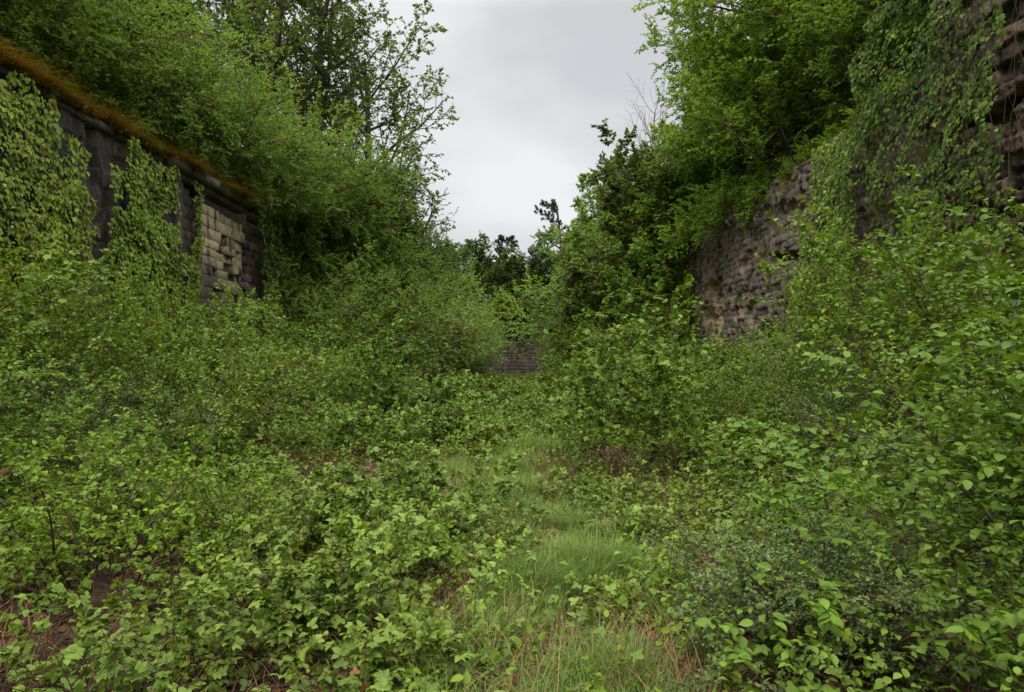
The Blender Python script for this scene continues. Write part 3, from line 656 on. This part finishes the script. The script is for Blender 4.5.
rng = np.random.default_rng(206)
sh = [make_bush('leafy_shrub', 1.75, 1.35, 'shrub', .062, 'ovate', canes=26, sides=9, twigs=5, per=9) for _ in range(3)]
sy = make_bush('leafy_shrub', 1.6, 1.25, 'yellow', .05, 'ovate', canes=24, sides=9, twigs=5, per=10)
sm = make_bush('leafy_shrub', 1.9, 1.15, 'maple', .085, 'maple', canes=16, sides=8, twigs=4, per=5, arch=-.06)
sp_ = make_bush('leafy_shrub', 1.7, 1.3, 'privet', .034, 'ovate', canes=26, sides=10, twigs=6, per=11)
row([sh[0], sm, sh[1], sy, sh[2]], [(-6.9, 5.4, 1.0), (-7.4, 7.6, 1.05), (-7.6, 9.8, 1.05), (-7.7, 12, 1.1), (-7.7, 14.2, 1.1), (-7.6, 16.4, 1.05), (-7.5, 18.6, 1.0), (-7.4, 20.8, .95), (-7.0, 23, 1.1)],
    'green shrub at the foot of the left wall, # to the camera', 'shrub', 'shrubs at the foot of the left wall')
row([sy, sh[1], sp_, sh[2], sm, sh[0]], [(-5.1, 5.0, .62), (-5.3, 6.8, .80), (-5.7, 8.9, .72), (-5.2, 10.9, .95), (-5.8, 13.4, .8), (-5.6, 15.8, 1.0), (-5.2, 18.4, .95), (-5.0, 21.2, 1.0), (-4.9, 24.5, 1.0), (-4.5, 29, 1.0)],
    'lower green shrub in front of the left wall row, # to the camera', 'shrub', 'lower shrubs on the left of the ditch')
sl = [make_bush('sallow_shrub', 2.0, 1.5, 'sallow', .068, 'ovate', canes=26, sides=9, twigs=5, per=8) for _ in range(2)]
row(sl, [(6.8, 6.6, 1.05), (7.3, 9.0, 1.3), (7.2, 11.4, 1.35), (7.1, 13.9, 1.0), (7.0, 16.4, .75), (6.9, 19.2, .65), (7.0, 22, .7), (6.9, 25, .65), (6.9, 28.4, .65), (6.7, 32, 1.0), (6.4, 36, 1.3), (6.0, 41, 1.4)],
    'light green shrub at the foot of the right wall, # to the camera', 'shrub', 'shrubs at the foot of the right wall')
row([sh[1], sp_, sy, sh[0], sm], [(4.9, 6.9, .80), (5.0, 9.2, .85), (4.9, 11.6, .85), (4.8, 14.2, .85), (4.7, 17, .9), (4.6, 20, .85), (4.4, 23.5, .85), (4.2, 27.5, .85), (3.8, 32, 1.0), (3.4, 37, 1.0)],
    'small-leaved shrub in front of the right wall row, # to the camera', 'shrub', 'lower shrubs on the right of the ditch')
near = make_bush('dogwood_shrub', 1.95, 1.45, 'sallow', .068, 'ovate', canes=34, sides=10, twigs=5, per=9)
near.location = (3.75, 4.1, float(G(3.75, 4.1))); near.scale = (1, 1, .88); tag(near, 'big round-leaved shrub filling the right edge close to the camera', 'shrub')
o = copy_tree(near, (3.0, 2.9, float(G(3, 2.9)) - .1), 2.2, (.62, .62, .62)); tag(o, 'low large-leaved shrub in the bottom right corner', 'shrub')
mp_ = [make_bush('maple_sapling', 2.6, .8, 'maple', .12, 'maple', canes=7, sides=8, twigs=3, per=6, arch=-.03, spread=.5)]
place(mp_, [(1.15, 10.6, 0, .72, 'upright maple sapling with pale leaves right of the grassy clearing', 'sapling', None),
            (2.2, 9.6, 0, .62, 'second maple sapling, nearer and further right than the tallest one', 'sapling', None),
            (2.6, 13.5, 0, .78, 'maple sapling standing behind the other two on the right', 'sapling', None),
            (-3.6, 16.8, .2, .8, 'bright green sapling below the pale ashlar panel on the left', 'sapling', None)])

rng = np.random.default_rng(213)
br = [make_bush('bramble_bush', .95, 1.25, 'bramble', .085, 'trefoil', canes=40, sides=9, twigs=4, per=6, stemm='cane', arch=-.28, spread=.9, wood=.006, stempart='canes') for _ in range(3)]
def brow(spots, phrase, grp): row(br, spots, phrase, 'bramble', grp, sink=.12)
brow([(-1.1, 4.1, .74), (-1.5, 5.6, .85), (-1.15, 7.1, .92), (-.55, 6.1, .6)], 'pale green bramble mound in the centre foreground, # to the camera', 'brambles in the centre foreground')
brow([(-3.7, 6.6, .7), (-3.3, 8.2, .8), (-4.3, 9.9, .8), (-3.4, 13.4, .9), (-3.3, 14.6, 1.0), (-3.0, 18, 1.1), (-3.0, 21.5, 1.1)], 'bramble mound left of the clearing before the shrubs, # to the camera', 'brambles left of the clearing')
brow([(-1.2, 13.0, 1.05), (.9, 13.4, .8), (-.1, 15.6, .75), (2.1, 16.2, 1.2), (-1.9, 17.6, 1.3), (.7, 19, .8), (-1.2, 22, 1.3), (2.0, 22.5, 1.35), (.3, 26, .9), (-2.0, 27, 1.2), (2.2, 29, 1.2), (-1.2, 32, 1.1), (1.6, 36, 1.1), (-2.2, 41, 1.0), (1.9, 45, 1.0)],
     'bramble mound on the ditch floor beyond the clearing, # to the camera', 'brambles beyond the clearing')
brow([(2.4, 5.2, .55), (2.6, 6.8, .75), (3.2, 8.3, .9), (1.5, 8.2, .5), (3.3, 10.6, 1.0), (3.2, 12.8, .95)], 'bramble mound between the grass path and right shrubs, # to the camera', 'brambles right of the path')

br2 = br[1:] + br[:1]
row(br2, [(.75, 4.9, .28), (-.25, 5.9, .34), (1.1, 6.6, .38), (.95, 8.7, .42)], 'little bramble clump growing in the grass path, # to the camera', 'bramble', 'bramble clumps in the path', sink=.06)
yb = [make_bush('young_elder_bush', .95, .95, 'yellow', .05, 'ovate', canes=20, sides=8, twigs=4, per=8)]
place(yb, [(-3.25, 5.3, .05, .95, 'yellow-green bush with small leaves at the left, above the lobed leaves', 'bush', None),
           (-2.3, 6.1, .0, .8, 'smaller yellow-green bush left of the central bramble mound', 'bush', None),
           (2.1, 4.6, .0, .55, 'small yellow-green bush at the right edge of the grass path', 'bush', None)])
lb = [make_bush('lobed_leaf_plant', .45, .6, 'maple', .062, 'maple', canes=7, sides=4, twigs=2, per=3, arch=-.08, spread=.8, wood=.004)]
place(lb, [(-2.35, 3.5, 0, 1.0, 'plant with big lobed leaves in the bottom left corner', 'plant', None),
           (-1.75, 3.25, 0, .9, 'plant with lobed leaves at the bottom edge, right of the corner one', 'plant', None),
           (-2.7, 4.4, 0, 1.0, 'plant with lobed leaves just behind the bottom left corner', 'plant', None)])
pv = make_bush('privet_bush', .75, .7, 'privet', .024, 'ovate', canes=26, sides=11, twigs=7, per=11)
pv.location = (1.85, 4.05, float(G(1.85, 4.05)) - .05); tag(pv, 'dense bush of tiny dull green leaves at the lower right', 'bush')

rng = np.random.default_rng(556)
# ---------------------------------------------------------------- ground cover (uncountable)
def path_x(y): return np.interp(y, [0, 3.5, 5, 7, 9, 10.5, 12], [.5, .35, .45, .35, .0, -.4, -.5])
def trail(y): return .25 + .55 * np.sin((y - 12) * .22)
def path_w(y): return np.interp(y, [0, 3.5, 5, 7, 9, 10.5, 12], [.6, .55, .6, .55, .6, 1.0, .5])
g = Geo(); n = 95000; y = 1.6 + 10.7 * U(0, 1, n) ** 1.15 ; x = path_x(y) + rng.normal(0, .5, n) * path_w(y) * 1.3
ok = fbm(x, y, 1.6) + .2 * U(0, 1, n) > .56; x, y = x[ok], y[ok]; n = len(x)
blades(g, np.stack([x, y, G(x, y) - .01], 1), U(.08, .34, n) * (.2 + 1.7 * fbm(x, y, 2.3)), U(.002, .0048, n), None, rt(n, .7), k=4, bend=.9)
tag(g.build('grass', M['grass']), 'green grass of the overgrown path and small clearing', 'grass', kind='stuff')
g = Geo(); n = 45000; y = U(12, 45, n); x = trail(y) + rng.normal(0, .35, n)
blades(g, np.stack([x, y, G(x, y) - .01], 1), U(.15, .5, n), U(.004, .009, n), None, rt(n, .9), k=3, bend=.8)
tag(g.build('grass', M['grass']), 'pale grass of the faint trail winding on between the far brambles', 'grass', kind='stuff')
# low leafy weeds
def sprigs(n, box_, dens, size, kind, hmin, hmax, mat, name, label, per=6):
    x = U(box_[0], box_[1], n); y = U(box_[2], box_[3], n)
    ok = dens(x, y) > U(0, 1, n); x, y = x[ok], y[ok]; n = len(x)
    P = np.stack([x, y, G(x, y)], 1); D = rng.normal(0, .35, (n, 3)); D[:, 2] = 1
    st = strands(P, D, U(hmin, hmax, n), 4, .12, .0)
    gl = Geo(); foliate(gl, st, per, size, kind, np.clip(fbm(x, y, .8) * 1.5 - .25 + rng.normal(0, .12, n), 0, 1), t0=.35, tipz=.5)
    o = gl.build(name, M[mat]); tag(o, label, 'weeds', kind='stuff'); return o
offpath = lambda x, y: sstep(.35, 1.3, np.abs(x - path_x(np.minimum(y, 12))) / path_w(np.minimum(y, 12))) + (y > 12.5)
sprigs(6500, (-5.5, 5.2, 2.0, 13), lambda x, y: np.clip(offpath(x, y), .28, 1) * np.clip(((x + 2.3) ** 2 + (y - 3.6) ** 2) / 1.3, .85, 1) * sstep(.47, .60, fbm(x + 3, y, 1.2)) * (1 - .85 * (sstep(-5, -4.3, x) * (1 - sstep(-1.5, -1.0, x)) * sstep(9, 9.6, y))), .07, 'trefoil', .12, .5, 'bramble', 'low_bramble_cover', 'low trailing bramble shoots scattered over the near ditch floor')
sprigs(4500, (-5.5, 5.2, 2.0, 14), lambda x, y: np.clip(offpath(x, y), .22, 1) * sstep(.40, .6, fbm(x + 31, y, 1.1)), .05, 'ovate', .15, .6, 'yellow', 'yellow_weeds', 'yellow-green small-leaved weeds among the brambles', per=9)
sprigs(40000, (-8.8, 8.2, 12.6, 64), lambda x, y: (.25 + .75 * sstep(.4, .6, fbm(x, y, .6))) * (.15 + .85 * sstep(.35, .8, np.abs(x - trail(y)))), .08, 'trefoil_far', .2, .75, 'shrub', 'undergrowth', 'continuous leafy undergrowth covering the far ditch floor')
sprigs(9000, (-8.8, 8.2, 1, 14), lambda x, y: sstep(3.5, 5.0, np.abs(x)), .10, 'trefoil', .3, 1.1, 'shrub', 'undergrowth', 'leafy undergrowth below the shrubs on both sides')
# dead canes and litter of the floor
g = Geo(); n = 8000; x = np.concatenate([U(-5.5, 5, n - 3000), rng.normal(-2.5, .8, 1500), rng.normal(-2.8, .9, 1000), rng.normal(2.2, .6, 500)]); y = np.concatenate([U(2, 14, n - 3000), rng.normal(4.2, .8, 1500), rng.normal(10.9, .8, 1000), rng.normal(7.2, 1.2, 500)]); ok = (np.abs(x - path_x(y)) > .35) & (fbm(x + 50, y, .7) > .40); x, y = x[ok], y[ok]; n = len(x)
st = strands(np.stack([x, y, G(x, y)], 1), np.stack([rng.normal(0, 1, n), rng.normal(0, 1, n), U(.3, 1.6, n)], 1), U(.3, 1.1, n), 7, .12, -.22)
tubes(g, st, np.full(n, .0032), np.full(n, .0015), 3)
tag(g.build('dead_canes', M['cane']), 'tangle of dead reddish bramble canes between the bushes', 'canes', kind='stuff')
g = Geo(); n = 26000; x = U(-5.5, 5, n); y = U(1.8, 14, n)
leaves(g, np.stack([x, y, G(x, y) + U(.0, .05, n)], 1), rng.normal(0, 1, (n, 3)) * [1, 1, .3], rng.normal(0, .5, (n, 3)) + [0, 0, 1], U(.03, .07, n), 'wide', rt(n, .3))
tag(g.build('leaf_litter', M['litter']), 'brown dead leaves on the ground between the bushes', 'leaf litter', kind='stuff')
g = Geo(); n = 26000; x = U(-5, 4.5, n); y = U(2, 12.5, n); ok = fbm(x + 70, y, .75) + .1 * U(0, 1, n) > .58; x, y = x[ok], y[ok]; n = len(x)
blades(g, np.stack([x, y, G(x, y)], 1), U(.15, .5, n), U(.0015, .003, n), None, rt(n, .9), k=4, bend=1.1)
tag(g.build('dead_grass', M['dry']), 'patches of tan dead grass beside the path', 'grass', kind='stuff')

for o in bpy.data.objects:
    if 'placed' in o: del o['placed']
